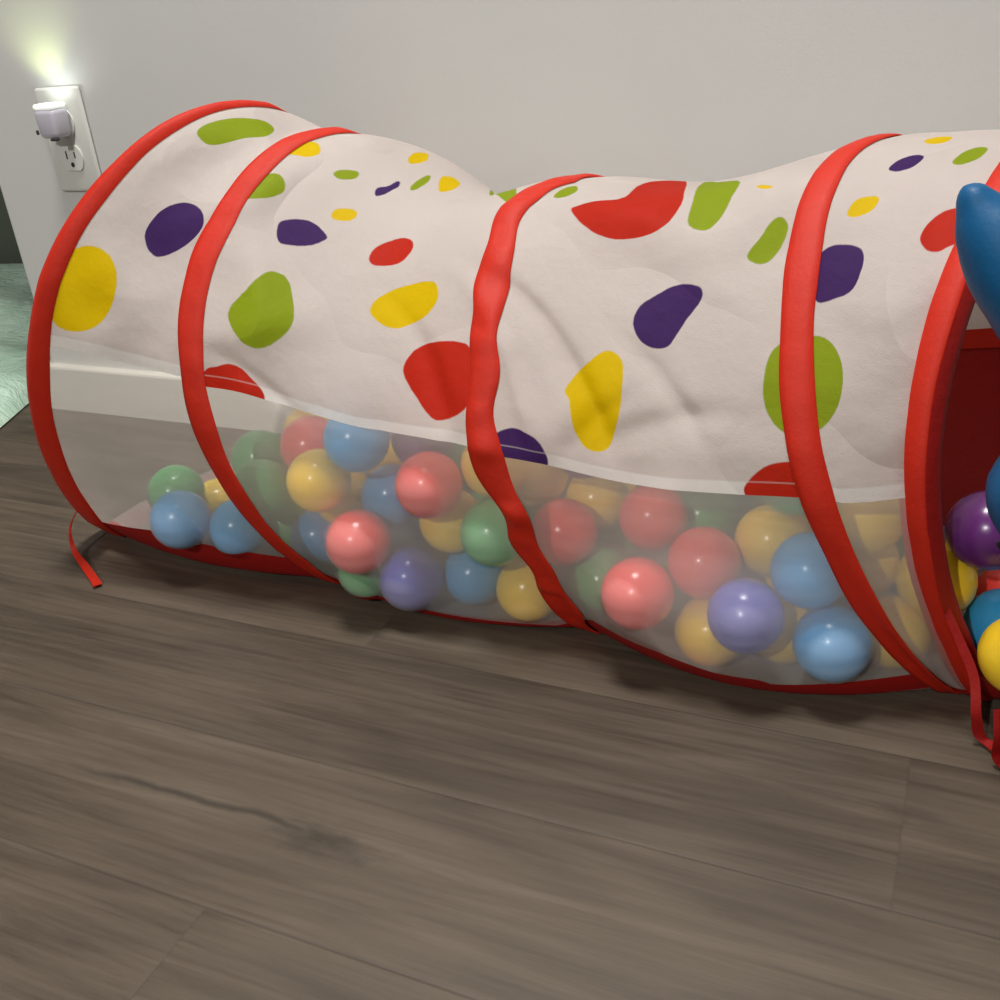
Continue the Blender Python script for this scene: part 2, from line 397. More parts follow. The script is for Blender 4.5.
def net_mat(name, lo, hi, c=(.93, .88, .84, 1)):
    """clear, slightly milky netting: mostly see-through, the rest scatters light both ways"""
    mt, nt, b = new_mat(name); N = NT(nt); p = N.pos()
    n = N.noise(N.scale(p, (1, 1, 2.4)), 9, 3, .5, .6)
    tr = N.n('ShaderNodeBsdfTransparent'); tl = N.n('ShaderNodeBsdfTranslucent'); tl.inputs[0].default_value = c
    setp(b, Base_Color=c, Roughness=.34, Specular_IOR_Level=.6)
    bp = N.bump(N.noise(N.scale(p, (.35, 1, 2.6)), 16, 2, .5, .5), .22, .006, b)
    m1 = N.n('ShaderNodeMixShader'); m1.inputs[0].default_value = .45; N.l(b.outputs[0], m1.inputs[1]); N.l(tl.outputs[0], m1.inputs[2])
    m2 = N.n('ShaderNodeMixShader'); N.l(N.mapr(n, .3, .7, lo, hi), m2.inputs[0]); N.l(tr.outputs[0], m2.inputs[1]); N.l(m1.outputs[0], m2.inputs[2])
    N.l(m2.outputs[0], nt.nodes['Material Output'].inputs[0]); return mt
def red_mat(name, c, rough=.5, wr=.3):
    mt, nt, b = new_mat(name); N = NT(nt); p = N.pos()
    n = N.noise(p, 60, 4); N.l(N.mix(n, tuple(x*.86 for x in c)+(1,), c+(1,)), b.inputs['Base Color'])
    setp(b, Roughness=rough, Specular_IOR_Level=.3)
    N.bump(N.math('ADD', N.noise(p, 120, 4, .6), N.math('MULTIPLY', N.noise(p, 1500, 1), .2)), wr, .004, b); return mt
M_cloth = fabric_mat()
M_net = net_mat('clear_netting', .35, .41)
M_netfar = net_mat('clear_netting_far', .10, .14)
M_basecloth = net_mat('grey_base_cloth', .80, .86, (.46, .41, .375, 1))
M_band = red_mat('red_ribbon', (.53, .017, .003), .6, .14)
M_redp = red_mat('red_nylon', (.34, .007, .005), .6, .2)

TUN = empty('play_tunnel', (-.30, .76, 0), 'dotted white pop-up play tunnel with red hoops and clear netting windows, holding plastic balls', 'play tunnel')

def tpart(name, P, mt, close_v=False):
    return relparent(grid_mesh(name, P, mt, None, close_v), TUN)
# dotted cloth over the top
DOTS = {
  'green': [
    [(0.228,14.3),(0.198,10.1),(0.248,2.7),(0.355,-1.9),(0.514,0.5),(0.6,5.7),(0.516,9.4),(0.442,14.4),(0.361,16.2)],
    [(1.028,32.7),(1.041,28.6),(1.042,24.7),(1.085,23.5),(1.132,25.8),(1.143,28.5),(1.103,31.3)],
    [(1.232,16.1),(1.235,13.8),(1.269,10.9),(1.286,11.4),(1.288,13.5),(1.26,16.2)],
    [(1.431,5.6),(1.402,1.5),(1.367,-7.4),(1.411,-2.9),(1.437,3.5)],
    [(1.126,61.6),(1.167,55.6),(1.21,49.6),(1.245,47.4),(1.292,47.8),(1.332,53.7),(1.328,58.7),(1.274,64.5),(1.222,67.0),(1.167,66.3)],
    [(1.27,-38.9),(1.82,3.9),(1.803,-2.6),(1.95,13.6),(1.9,14.2)],
    [(2.092,14.7),(2.087,8.0),(2.113,6.3),(2.149,10.9),(2.135,14.9)],
    [(2.598,25.2),(2.569,16.5),(2.463,-5.1),(2.566,2.4),(2.682,11.0),(2.712,23.4),(2.69,29.0),(2.642,28.6)],
    [(2.826,39.3),(2.857,35.9),(2.882,32.2),(2.91,31.8),(2.934,34.3),(2.934,37.4),(2.913,41.2),(2.881,42.5),(2.846,41.3)],
    [(3.671,19.2),(3.68,15.4),(3.726,12.9),(3.783,13.8),(3.789,17.8),(3.741,20.2),(3.695,20.3)],
    [(2.901,68.4),(2.915,63.7),(2.94,60.8),(2.994,59.4),(3.137,59.5),(3.272,60.8),(3.363,64.6),(3.371,69.0),(3.31,72.9),(3.183,76.0),(2.993,77.0),(2.938,76.2),(2.907,72.9)],
  ],
  'purple': [
    [(0.496,46.0),(0.46,42.5),(0.478,37.8),(0.561,34.8),(0.679,34.8),(0.795,37.6),(0.858,41.9),(0.823,46.0),(0.707,49.0),(0.601,49.3)],
    [(1.372,13.6),(1.363,11.5),(1.376,8.8),(1.372,4.5),(1.397,7.0),(1.398,12.1),(1.384,14.3)],
    [(1.191,37.5),(1.195,35.3),(1.236,32.6),(1.284,31.1),(1.34,32.1),(1.332,34.4),(1.293,37.6),(1.227,40.4),(1.205,39.8)],
    [(2.492,50.0),(2.509,46.1),(2.553,44.1),(2.607,42.4),(2.655,42.7),(2.699,44.5),(2.704,47.3),(2.668,50.8),(2.635,54.5),(2.609,56.7),(2.56,56.4),(2.516,54.0)],
    [(1.946,79.5),(2.07,75.4),(2.145,75.9),(2.187,78.4),(2.194,82.7),(2.119,85.8),(1.969,85.4),(1.922,82.3)],
    [(3.073,47.0),(3.094,43.0),(3.175,41.2),(3.289,40.9),(3.375,42.0),(3.406,45.3),(3.372,50.2),(3.259,52.3),(3.132,52.9)],
    [(3.345,21.0),(3.373,17.6),(3.438,16.2),(3.495,17.4),(3.488,20.5),(3.425,22.2),(3.373,22.0)],
  ],
  'yellow': [
    [(0.035,62.0),(0.025,56.4),(0.092,52.7),(0.203,50.8),(0.336,51.7),(0.434,56.1),(0.454,62.2),(0.39,67.2),(0.272,69.7),(0.157,69.7),(0.081,67.2)],
    [(1.038,15.6),(1.048,9.2),(1.088,8.9),(1.136,12.2),(1.119,15.1),(1.071,15.8)],
    [(1.268,-7.6),(1.224,-13.5),(1.208,-19.4),(1.272,-13.7),(1.297,-6.6)],
    [(1.481,-1.0),(1.379,-10.8),(1.378,-15.4),(1.432,-13.2),(1.49,-5.2)],
    [(1.316,26.6),(1.32,24.2),(1.366,21.8),(1.387,23.0),(1.372,25.5),(1.331,27.1)],
    [(1.572,46.0),(1.586,42.5),(1.659,39.4),(1.77,39.5),(1.812,42.4),(1.817,46.2),(1.778,49.5),(1.7,51.1),(1.641,50.0),(1.594,47.9)],
    [(2.277,66.5),(2.319,62.2),(2.377,58.1),(2.415,56.6),(2.448,57.3),(2.469,60.0),(2.466,65.5),(2.452,70.9),(2.419,76.5),(2.397,78.7),(2.358,79.3),(2.321,78.1),(2.299,75.0),(2.29,68.6)],
    [(2.766,17.5),(2.803,18.7),(2.841,20.9),(2.81,20.5)],
    [(3.219,33.6),(3.247,30.3),(3.343,29.2),(3.382,30.3),(3.359,33.0),(3.28,34.5),(3.23,34.3)],
    [(3.38,8.0),(3.408,4.8),(3.5,5.9),(3.518,9.9),(3.45,10.7)],
  ],
  'red': [
    [(1.499,32.3),(1.509,28.5),(1.571,24.5),(1.621,25.2),(1.642,28.3),(1.621,32.0),(1.557,33.7),(1.52,33.9)],
    [(1.731,62.5),(1.759,57.8),(1.837,56.3),(1.914,56.7),(1.955,58.0),(1.985,64.9),(1.959,69.8),(1.916,73.1),(1.857,74.7),(1.822,73.7),(1.782,69.2)],
    [(1.039,75.8),(1.092,73.9),(1.146,72.9),(1.199,74.4),(1.249,78.2),(1.129,83.5),(0.998,82.4)],
    [(2.193,20.9),(2.203,19.1),(2.243,15.8),(2.318,11.9),(2.286,0.2),(2.299,-6.6),(2.352,-11.8),(2.508,11.4),(2.54,21.0),(2.507,26.2),(2.429,28.4),(2.338,28.1),(2.255,25.2)],
    [(2.793,87.7),(2.822,84.9),(2.878,82.6),(2.938,81.9),(2.975,82.6),(2.968,88.1),(2.933,91.8),(2.837,91.2)],
    [(3.707,39.1),(3.721,35.9),(3.775,33.0),(3.862,31.8),(3.992,33.9),(4.003,38.4),(3.907,40.1),(3.839,41.8),(3.761,41.4)],
  ],
}
FAR_DOTS = [('yellow', .5, -40, .03), ('red', 1.3, -62, .035), ('green', 1.75, -50, .03), ('purple', 2.4, -48, .03), ('red', 3.2, -66, .034), ('yellow', 2.8, -62, .028), ('purple', .4, -70, .03), ('green', 3.6, -40, .028)]
def uv_m(u, t): return np.stack([np.asarray(u, float)*.25, np.radians(np.asarray(t, float))*.19], -1)
def smooth_poly(p, k=4):
    p = np.asarray(p, float); n = len(p); o = []
    for i in range(n):
        a, b, c, d = p[i-1], p[i], p[(i+1) % n], p[(i+2) % n]
        for j in range(k):
            s = j/k; o.append(.5*((2*b)+(c-a)*s+(2*a-5*b+4*c-d)*s*s+(3*b-a-3*c+d)*s**3))
    return np.array(o)
def sdf(X, poly):
    lo, hi = poly.min(0)-.012, poly.max(0)+.012
    D = np.full(len(X), .02); k = np.where(((X > lo) & (X < hi)).all(1))[0]
    if not len(k): return D
    x = X[k]; a = poly; b = np.roll(poly, -1, 0); e = b-a
    w_ = x[:, None]-a[None]; s = np.clip((w_*e).sum(-1)/((e*e).sum(-1)+1e-12), 0, 1)
    d = np.sqrt((((w_-e*s[..., None])**2).sum(-1)).min(1))
    cr = ((a[None, :, 1] <= x[:, None, 1]) & (b[None, :, 1] > x[:, None, 1])) | ((b[None, :, 1] <= x[:, None, 1]) & (a[None, :, 1] > x[:, None, 1]))
    xi = a[None, :, 0]+(x[:, None, 1]-a[None, :, 1])*e[None, :, 0]/np.where(e[None, :, 1] == 0, 1e-12, e[None, :, 1])
    ins = ((cr & (xi > x[:, None, 0])).sum(1) % 2) == 1
    D[k] = np.where(ins, -d, d); return D
u_ = np.linspace(-.03, 4.03, 501); v_ = np.linspace(0, 1, 241)
U, V = np.meshgrid(u_, v_, indexing='ij')
T = (HEM_FAR-2*math.pi)*(1-V)+hem_t(U)*V
cloth = tpart('top_cloth', sheet(U, T), M_cloth)
X = uv_m(U.ravel(), np.degrees(T).ravel())
for cname in ('red', 'yellow', 'green', 'purple'):
    D = np.full(len(X), .02)
    for p in DOTS.get(cname, []):
        a = np.array(p); D = np.minimum(D, sdf(X, smooth_poly(uv_m(a[:, 0], a[:, 1]))))
    for (n, du_, dt_, r_) in FAR_DOTS:
        if n == cname:
            c = uv_m(du_, dt_); D = np.minimum(D, np.hypot(X[:, 0]-c[0], X[:, 1]-c[1])-r_)
    at = cloth.data.attributes.new(cname, 'FLOAT', 'POINT'); at.data.foreach_set('value', D.astype(np.float32))
at = cloth.data.attributes.new('hem', 'FLOAT', 'POINT'); at.data.foreach_set('value', ((hem_t(U)-T)*.19).ravel().astype(np.float32))

# netting, one window to a bay on the near side, three on the far side; red cloth elsewhere
for i in range(4):
    uu = np.linspace(i, i+1, 91); vv = np.linspace(0, 1, 61); A, B = np.meshgrid(uu, vv, indexing='ij')
    tpart('netting_window', sheet(A, hem_t(A)*(1-B)+bot_t(A)*B), M_net)
for (ua, ub) in ((0, 1), (1, 2), (2, 2.5), (2.5, 4)):
    uu = np.linspace(ua, ub, 41); vv = np.linspace(0, 1, 25); A, B = np.meshgrid(uu, vv, indexing='ij')
    P = surf(A, BOT_FAR*(1-B)+HEM_FAR*B)
    if ua < 2.5: tpart('netting_window', P, M_netfar)
    else:
        o = tpart('side_panel', P, M_redp); o['label'] = 'dark red cloth panel on the far side near the mouth'
A, B = np.meshgrid(np.linspace(2.5, 4, 41), np.linspace(0, 1, 7), indexing='ij')
P = surf(A, HEM_FAR+math.radians(5)*(B-.6)); P[..., 1] -= .002
tpart('panel_edging', P, M_band)
def trim_t(u): return np.maximum(bot_t(u)+math.radians(7), math.radians(143))
A, B = np.meshgrid(np.linspace(-.02, 4.02, 241), np.linspace(0, 1, 15), indexing='ij')
o = tpart('base_trim', sheet(A, bot_t(A)*(1-B)+trim_t(A)*B), M_redp); o['label'] = 'red cloth edging along the bottom of the windows'
A, B = np.meshgrid(np.linspace(-.02, 4.02, 161), np.linspace(0, 1, 41), indexing='ij')
o = tpart('base_panel', sheet(A, trim_t(A)*(1-B)+BOT_FAR*B), M_basecloth); o['label'] = 'greyish bottom panel under the balls'

# red ribbon round every hoop
def band(i, hw, wob=0.0, seed=0):
    rng = np.random.default_rng(seed)
    t = np.radians(np.linspace(0, 360, 361)[:-1]); cx, cy, cz, yaw, lean, A_, B_ = RING[i]
    ax = np.array([math.cos(yaw), -math.sin(yaw), 0])
    ph = rng.uniform(0, 6.28, 6); td = np.degrees(t)
    pk = .35+.65*bump(td, 112, 34)
    wv = wob*pk*(np.sin(7*t+ph[0])+.7*np.sin(13*t+ph[1])+.6*np.sin(23*t+ph[2]))
    ww = hw*(1+(.05+60*wob*pk)*(np.sin(9*t+ph[3])*.5+np.sin(17*t+ph[4])*.5))
    rr = (.0001+.35*wob*pk)*(np.sin(31*t+ph[5])+np.sin(47*t+ph[1]))+.5*wob*np.sin(19*t+ph[2])
    tb = (np.degrees(t)+180) % 360-180
    e0, side0 = APEX[i], 12.0
    keep = sstep(tb, e0-side0, e0)                      # the ribbon runs inside the cloth round the back
    rows = []
    for s, h in ((-1, .0004), (-.94, .0016), (-.5, .0028), (0, .0034), (.5, .0028), (.94, .0016), (1, .0004)):
        if i in (0, 4):
            d = (s*ww+wv) if i == 4 else (s+.55)*ww*1.15
            if i == 0: d = np.where((td > 138) & (td < 230), np.maximum(d, -.003), d)
            ins = np.maximum(d, 0)*3.6 if i == 0 else 0*d
            P = sheet(float(i)+ins, t, 0, False)+(np.minimum(d, 0) if i == 0 else d)[:, None]*ax
        else:
            k2 = i+1 if s > 0 else i-1
            L = np.linalg.norm(ring_pt(k2, t)-ring_pt(i, t), axis=1)
            P = sheet(i+np.clip(s*ww/np.maximum(L, .02), -.45, .45), t, 0, False)+wv[:, None]*ax
        n = P-np.array([cx, cy, cz]); n -= np.outer(n@ax, ax); n /= np.linalg.norm(n, axis=1, keepdims=True)
        P = P+n*((h+np.maximum(rr, -.0008)*(1-abs(s)))*(2*keep-1)-.0022*(1-keep)+.0004)[:, None]
        bt = sstep(td, 128, 152)*(1-sstep(td, 215, 235))
        P[:, 2] = np.clip(P[:, 2], .0010, .0024+(1-bt)*.5); P[:, 1] = np.minimum(P[:, 1], WY-.002)
        rows.append(P)
    return np.stack(rows, 0)
HW = [.0175, .0113, .0118, .0108, .0095]
APEX = [-14.3, -3.2, -17.0, -3.2, -16.8]
for i in range(5):
    P = band(i, HW[i], (.0, .0006, .0036, .0, .0)[i], seed=10+i)
    o = tpart('hoop_band', P.transpose(1, 0, 2)[np.r_[0:360, 0]], M_band)
    if i == 2: o['label'] = 'buckled middle hoop in puckered red ribbon'
# the mouth's turned-in red edge
t = np.radians(np.linspace(0, 360, 361)); cx, cy, cz, yaw, lean, A_, B_ = RING[4]
ax = np.array([math.cos(yaw), -math.sin(yaw), 0]); e = sheet(np.full_like(t, 4.0), t)
n = np.array([cx, cy, cz+.01])-e; n /= np.linalg.norm(n, axis=1, keepdims=True)
rows = []
for k, (din, dax) in enumerate(((-.0012, .0095), (.006, .0125), (.011, .0118), (.016, .007), (.019, -.001))):
    P = e+n*din+ax*dax; td = np.degrees(t); low = sstep(td, 118, 138)*(1-sstep(td, 225, 245))
    P[:, 2] = np.clip(P[:, 2], .0036, .0045+(1-low)*.5); rows.append(P)
o = tpart('mouth_edging', np.stack(rows, 1), M_redp); o['label'] = 'dark red turned-in edge of the mouth'

# loose ties
def ribbon(name, pts, w, mt, side, thick=.0008):
    pts = smooth_line(np.array(pts, float), 8); n = len(pts); rows = []
    side = np.asarray(side, float)
    if side.ndim == 1: side = np.repeat(side[None], n, 0)
    else: side = np.stack([np.interp(np.linspace(0, 1, n), np.linspace(0, 1, len(side)), side[:, k]) for k in range(3)], 1)
    side /= np.linalg.norm(side, axis=1, keepdims=True)
    ww = np.interp(np.linspace(0, 1, n), np.linspace(0, 1, len(w)), w)
    tg = np.gradient(pts, axis=0); nn = np.cross(tg, side); nn /= np.linalg.norm(nn, axis=1, keepdims=True)+1e-9
    for s, h in ((-1, -1), (1, -1), (1, 1), (-1, 1)):
        rows.append(pts+side*(s*ww/2)[:, None]+nn*h*thick/2)
    P = np.stack(rows, 1)
    return relparent(grid_mesh(name, P, mt, None, True, False), TUN)
def smooth_line(p, k):
    q = np.vstack([2*p[0]-p[1], p, 2*p[-1]-p[-2]]); o = []
    for i in range(1, len(q)-2):
        a, b, c, d = q[i-1], q[i], q[i+1], q[i+2]
        for j in range(k):
            s = j/k; o.append(.5*((2*b)+(c-a)*s+(2*a-5*b+4*c-d)*s*s+(3*b-a-3*c+d)*s**3))
    o.append(p[-1]); return np.array(o)
ribbon('tie_ribbon', [(-.7763, .6345, .044), (-.775, .618, .030), (-.771, .612, .010), (-.745, .598, .0035), (-.715, .580, .0025), (-.708, .5745, .0030)],
       [.003, .0035, .005, .0075, .0080, .0078], M_band, [(.3, .3, .6), (.5, .5, .5), (.6, .7, .2), (.55, .75, .05), (.55, .75, 0)])
ribbon('tie_ribbon', [(.006, .612, .096), (.020, .606, .070), (.031, .600, .048), (.035, .592, .026), (.039, .594, .008), (.046, .592, .0035), (.060, .582, .003), (.085, .588, .003), (.105, .61, .003)],
       [.005, .006, .006, .0075, .008, .009, .009], M_redp, [(.8, .2, .4), (.8, .1, .3), (.9, .1, .1), (.7, .7, 0), (.4, .9, 0)])
ribbon('tie_ribbon', [(.046, .575, .045), (.049, .572, .025), (.050, .577, .008), (.056, .573, .0035), (.075, .566, .003), (.10, .572, .003)],
       [.006, .007, .008, .009, .009], M_redp, [(.9, .1, .2), (.8, .5, 0), (.3, .9, 0)])
# bunched red cloth spilling out of the mouth
ts = np.radians(np.linspace(122, 222, 61)); e = sheet(np.full_like(ts, 4.0), ts); rows = []
for s in np.linspace(0, 1, 25):
    P = e+ax*(.008+.085*s)
    puff = .034*math.exp(-((s-.55)/.30)**2)*np.exp(-((np.degrees(ts)-138)/26)**2)+.006*math.sin(math.pi*s)
    fold = .003*np.sin(np.degrees(ts)*.35+9*s)*math.sin(math.pi*s)
    edge = np.maximum(e[:, 2]*(1-s)**2, 0)
    z = edge+puff+fold
    for b_ in BALLS:
        d2 = (P[:, 0]-b_[2])**2+(P[:, 1]-b_[3])**2; k = d2 < (RB+.002)**2
        z = np.where(k, np.minimum(z, b_[4]-np.sqrt(np.maximum((RB+.002)**2-d2, 0))), z)
    P[:, 2] = np.maximum(.0035, z); rows.append(P)
o = tpart('mouth_apron', np.stack(rows, 0), M_redp); o['label'] = 'bunched dark red cloth under the balls at the mouth'

# ------------------------------------------------------------------ the balls
def ball_mesh(name, mt):
    """hollow play ball: two moulded halves with a fine seam and a small plug at one pole"""
    bm = bmesh.new(); nseg = 40; prof = []
    for k in range(41):
        a = math.pi*k/40; r = RB
        d = abs(a-math.pi/2)/(math.pi/40)
        if d < .5: r = RB*1.004
        if k in (1, 2): r = RB*.990
        prof.append((r*math.sin(a), r*math.cos(a)))
    rings = []
    for (x, z) in prof[1:-1]:
        rings.append([bm.verts.new((x*math.cos(2*math.pi*j/nseg), x*math.sin(2*math.pi*j/nseg), z)) for j in range(nseg)])
    n0 = bm.verts.new((0, 0, prof[0][1]*.988)); n1 = bm.verts.new((0, 0, prof[-1][1]))
    for j in range(nseg):
        k = (j+1) % nseg
        bm.faces.new((n0, rings[0][j], rings[0][k])); bm.faces.new((n1, rings[-1][k], rings[-1][j]))
        for a, b in zip(rings[:-1], rings[1:]): bm.faces.new((a[j], b[j], b[k], a[k]))
    bmesh.ops.recalc_face_normals(bm, faces=bm.faces)
    me = bpy.data.meshes.new(name); bm.to_mesh(me); bm.free(); me.polygons.foreach_set('use_smooth', [True]*len(me.polygons)); me.materials.append(mt); return me
def ball_mat(name, c):
    mt, nt, b = new_mat(name); N = NT(nt); p = N.obj()
    n = N.noise(p, 90, 3); N.l(N.mix(n, tuple(x*.9 for x in c)+(1,), tuple(min(1, x*1.08) for x in c)+(1,)), b.inputs['Base Color'])
    setp(b, Roughness=.24, Specular_IOR_Level=.5); b.inputs['Subsurface Weight'].default_value = .12
    b.inputs['Subsurface Radius'].default_value = (.006, .004, .003); b.inputs['Subsurface Scale'].default_value = 1
    N.bump(N.noise(p, 260, 2), .06, .001, b); return mt
BC = {'blue': (.040, .34, .68), 'green': (.085, .42, .14), 'yellow': (.93, .62, .03), 'red': (.80, .06, .05), 'purple': (.115, .022, .150), 'indigo': (.085, .10, .45)}
PROTO = {}
for n, c in BC.items():
    PROTO[n] = bpy.data.objects.new('plastic_ball', ball_mesh('plastic_ball', ball_mat(n+'_plastic', c)))
BL = {
1: 'blue plastic ball at the far left end of the heap, before a green one',
2: 'green plastic ball peeping out behind the leftmost blue ball',
3: 'yellow plastic ball mostly hidden between the two leftmost blue balls',
4: 'blue plastic ball lying at the foot of the second hoop from the left',
5: 'upper of two green plastic balls stacked right of the second hoop from the left',
6: 'lower of two green plastic balls stacked right of the second hoop from the left',
7: 'dull green plastic ball lying low between the second hoop and a blue ball',
8: 'yellow plastic ball peeping out above a red one at the top left of the heap',
9: 'red plastic ball wedged between yellow balls and the topmost blue ball',
10: 'front yellow plastic ball just below the topmost red and blue balls',
11: 'yellow plastic ball half hidden behind another yellow one, below the topmost blue ball',
12: 'topmost blue plastic ball, touching the white hem left of the middle hoop',
13: 'yellow plastic ball showing between the topmost blue ball and a red ball',
14: 'purple plastic ball under the hem, between the topmost blue ball and the middle hoop',
15: 'green plastic ball under the hem, left of the middle hoop, behind a red ball',
17: 'blue plastic ball tucked behind the high red ball left of the middle hoop',
18: 'high red plastic ball left of the middle hoop, above a yellow one',
19: 'yellow plastic ball left of the middle hoop, next to a green ball',
20: 'green plastic ball against the left edge of the middle hoop',
21: 'blue plastic ball left of the low front red ball, near the second hoop',
22: 'purple plastic ball peeping out above the low front red ball',
23: 'low front red plastic ball pressed on the netting between the second and middle hoops',
24: 'shaded blue plastic ball behind and right of the low front red ball',
25: 'indigo plastic ball on the bottom, left of the bright blue ball before the middle hoop',
26: 'pale green plastic ball on the bottom, under the low front red ball',
27: 'bright blue plastic ball on the bottom between an indigo and a yellow ball',
28: 'yellow plastic ball under the hem, behind the middle hoop',
29: 'yellow plastic ball on the bottom at the foot of the middle hoop',
31: 'yellow plastic ball under the purple half-dot right of the middle hoop',
32: 'yellow plastic ball under the hem, behind and between two red balls',
33: 'red plastic ball touching the right edge of the middle hoop',
34: 'red plastic ball right under the hem, above a pair of touching red balls',
35: 'green plastic ball low down, right of the foot of the middle hoop',
36: 'left and lower ball of the touching red pair, next to the low green ball',
37: 'right and upper ball of the touching red pair, above the right indigo ball',
38: 'shaded green plastic ball behind the red balls right of the middle hoop',
39: 'shaded green plastic ball under the hem, between a red and a yellow ball',
40: 'yellow plastic ball under the red half-dot left of the fourth hoop',
41: 'yellow plastic ball on the bottom, left of the right indigo ball',
42: 'indigo plastic ball pressed on the netting left of the fourth hoop',
44: 'blue plastic ball half covered by the fourth hoop, above another blue one',
45: 'yellow plastic ball on the bottom between the right indigo ball and a blue ball',
46: 'blue plastic ball on the bottom pressed on the netting left of the fourth hoop',
47: 'yellow plastic ball on the bottom behind the foot of the fourth hoop',
48: 'yellow plastic ball under the hem between the fourth hoop and the mouth',
49: 'shaded yellow plastic ball beneath another yellow one, right behind the fourth hoop',
50: 'green plastic ball behind the yellow one at the red mouth edge',
52: 'yellow plastic ball half behind the red edge of the mouth',
54: 'purple plastic ball inside the open mouth, beside the blue toy',
55: 'red plastic ball in the mouth, below the purple ball',
58: 'blue plastic ball in the mouth, behind the yellow ball at the right edge',
59: 'yellow plastic ball lying outermost on the red cloth at the mouth',
60: 'shaded green plastic ball behind the middle hoop, next to another green ball',
}
rnd = random.Random(3); used = set()
def put_ball(c, p, label, group):
    pr = PROTO[c]
    o = pr if c not in used else pr.copy()
    used.add(c); COL.objects.link(o); o.location = p
    o.rotation_euler = (rnd.uniform(0, 6.28), rnd.uniform(0, 6.28), rnd.uniform(0, 6.28)); tag(o, label, 'ball', group)
for (i, c, x, y, z) in BALLS: put_ball(c, (x, y, z), BL[i], 'plastic balls in the tunnel')
FC = ['green', 'yellow', 'blue', 'red', 'green', 'purple', 'yellow', 'green']
for k, p in enumerate(FILL):
    c = 'green' if (-.22 < p[0] < -.06 and p[2] > .06) else FC[k % len(FC)]
    put_ball(c, p, 'plastic ball buried at the back of the heap, hardly showing', 'balls buried at the back of the heap')

# ------------------------------------------------------------------ wall outlet and night light
M_plate = simple('outlet_plastic', (.66, .67, .63, 1), .4)
M_slot = simple('slot_black', (.02, .02, .018, 1), .6)
PX, PZ = -.977, .3465
OL = empty('wall_outlet', (PX, WY, PZ), 'white two-socket outlet plate on the wall, left of the tunnel', 'outlet')
def opart(name, bm, mt, par, smooth=True):
    o = from_bm(name, bm, mt, smooth=smooth); return relparent(o, par)
bm = bmesh.new(); box(bm, PX-.034, PX+.034, WY-.0058, WY, PZ-.058, PZ+.058, .0035, 3); opart('faceplate', bm, M_plate, OL)
def oval(bm, cx_, cz_, rw, rh, y0, y1, cut):
    out = []
    for k in range(40):
        a = 2*math.pi*k/40; x = rw*math.cos(a); z = max(-cut, min(cut, rh*math.sin(a))); out.append((cx_+x, cz_+z))
    f = [bm.verts.new((x, y0, z)) for x, z in out]; b = [bm.verts.new((x, y1, z)) for x, z in out]
    bm.faces.new(f)
    for k in range(40): bm.faces.new((f[k], f[(k+1) % 40], b[(k+1) % 40], b[k]))
for s in (1, -1):
    cz_ = PZ+s*.0195
    bm = bmesh.new(); oval(bm, PX, cz_, .0172, .0172, WY-.0078, WY-.005, .0142); rc = opart('socket', bm, M_plate, OL, False)
    bm = bmesh.new()
    box(bm, PX-.0072, PX-.0054, WY-.0082, WY-.006, cz_-.001, cz_+.008); box(bm, PX+.0054, PX+.0070, WY-.0082, WY-.006, cz_, cz_+.007)
    oval(bm, PX, cz_-.0075, .0026, .0028, WY-.0082, WY-.006, .0028)
    sl = from_bm('socket_slots', bm, M_slot, smooth=False); sl.parent = rc
bm = bmesh.new(); bmesh.ops.create_uvsphere(bm, u_segments=16, v_segments=8, radius=.0032)
for v in bm.verts: v.co = Vector((PX+v.co.x, WY-.0058+v.co.z*.3, PZ+v.co.y))
opart('screw', bm, M_plate, OL)

M_nl = simple('night_light_housing', (.50, .48, .55, 1), .35)
M_lens, _nt, _b = new_mat('night_light_lens'); setp(_b, Base_Color=(.9, .95, .88, 1), Roughness=.3); _b.inputs['Emission Color'].default_value = (.93, 1, .88, 1); _b.inputs['Emission Strength'].default_value = .5
NX, NZ = PX+.001, PZ+.0235
NL = empty('night_light', (NX, WY-.0085, NZ), 'small grey plug-in night light glowing upwards, in the upper socket of the outlet', 'night light')
bm = bmesh.new(); box(bm, NX-.0155, NX+.0155, WY-.034, WY-.0084, NZ-.018, NZ+.014, .006, 4)
for v in bm.verts:
    if v.co.z < NZ-.004: k = (NZ-.004-v.co.z)/.015; v.co.x = NX+(v.co.x-NX)*(1-.16*k)
opart('housing', bm, M_nl, NL)
bm = bmesh.new(); box(bm, NX-.0145, NX+.0145, WY-.0330, WY-.0095, NZ+.0135, NZ+.0195, .003, 4); opart('lens', bm, M_lens, NL)
bm = bmesh.new()
box(bm, NX-.0145, NX-.0105, WY-.0368, WY-.035, NZ-.0125, NZ-.0075, .001, 2)
opart('light_sensor', bm, M_slot, NL)
bm = bmesh.new(); box(bm, NX+.003, NX+.012, WY-.0355, WY-.029, NZ-.0200, NZ-.0170, .001, 2); opart('switch', bm, M_slot, NL)
def spot(name, loc, tgt, e, col, ang, blend, par, rad=.004):
    l = bpy.data.lights.new(name, 'SPOT'); l.energy = e; l.color = col; l.spot_size = math.radians(ang); l.spot_blend = blend; l.shadow_soft_size = rad
    o = bpy.data.objects.new(name, l); COL.objects.link(o); o.location = loc
    o.rotation_euler = (Vector(tgt)-Vector(loc)).to_track_quat('-Z', 'Y').to_euler(); relparent(o, par)
spot('bulb', (NX-.004, WY-.034, NZ+.024), (NX-.016, WY-.008, NZ+.130),   .19, (.86, 1, .34), 100, 1, NL)
spot('bulb', (NX+.004, WY-.032, NZ+.025), (NX+.010, WY-.002, NZ+.075), .065, (.90, 1, .93), 150, 1, NL)

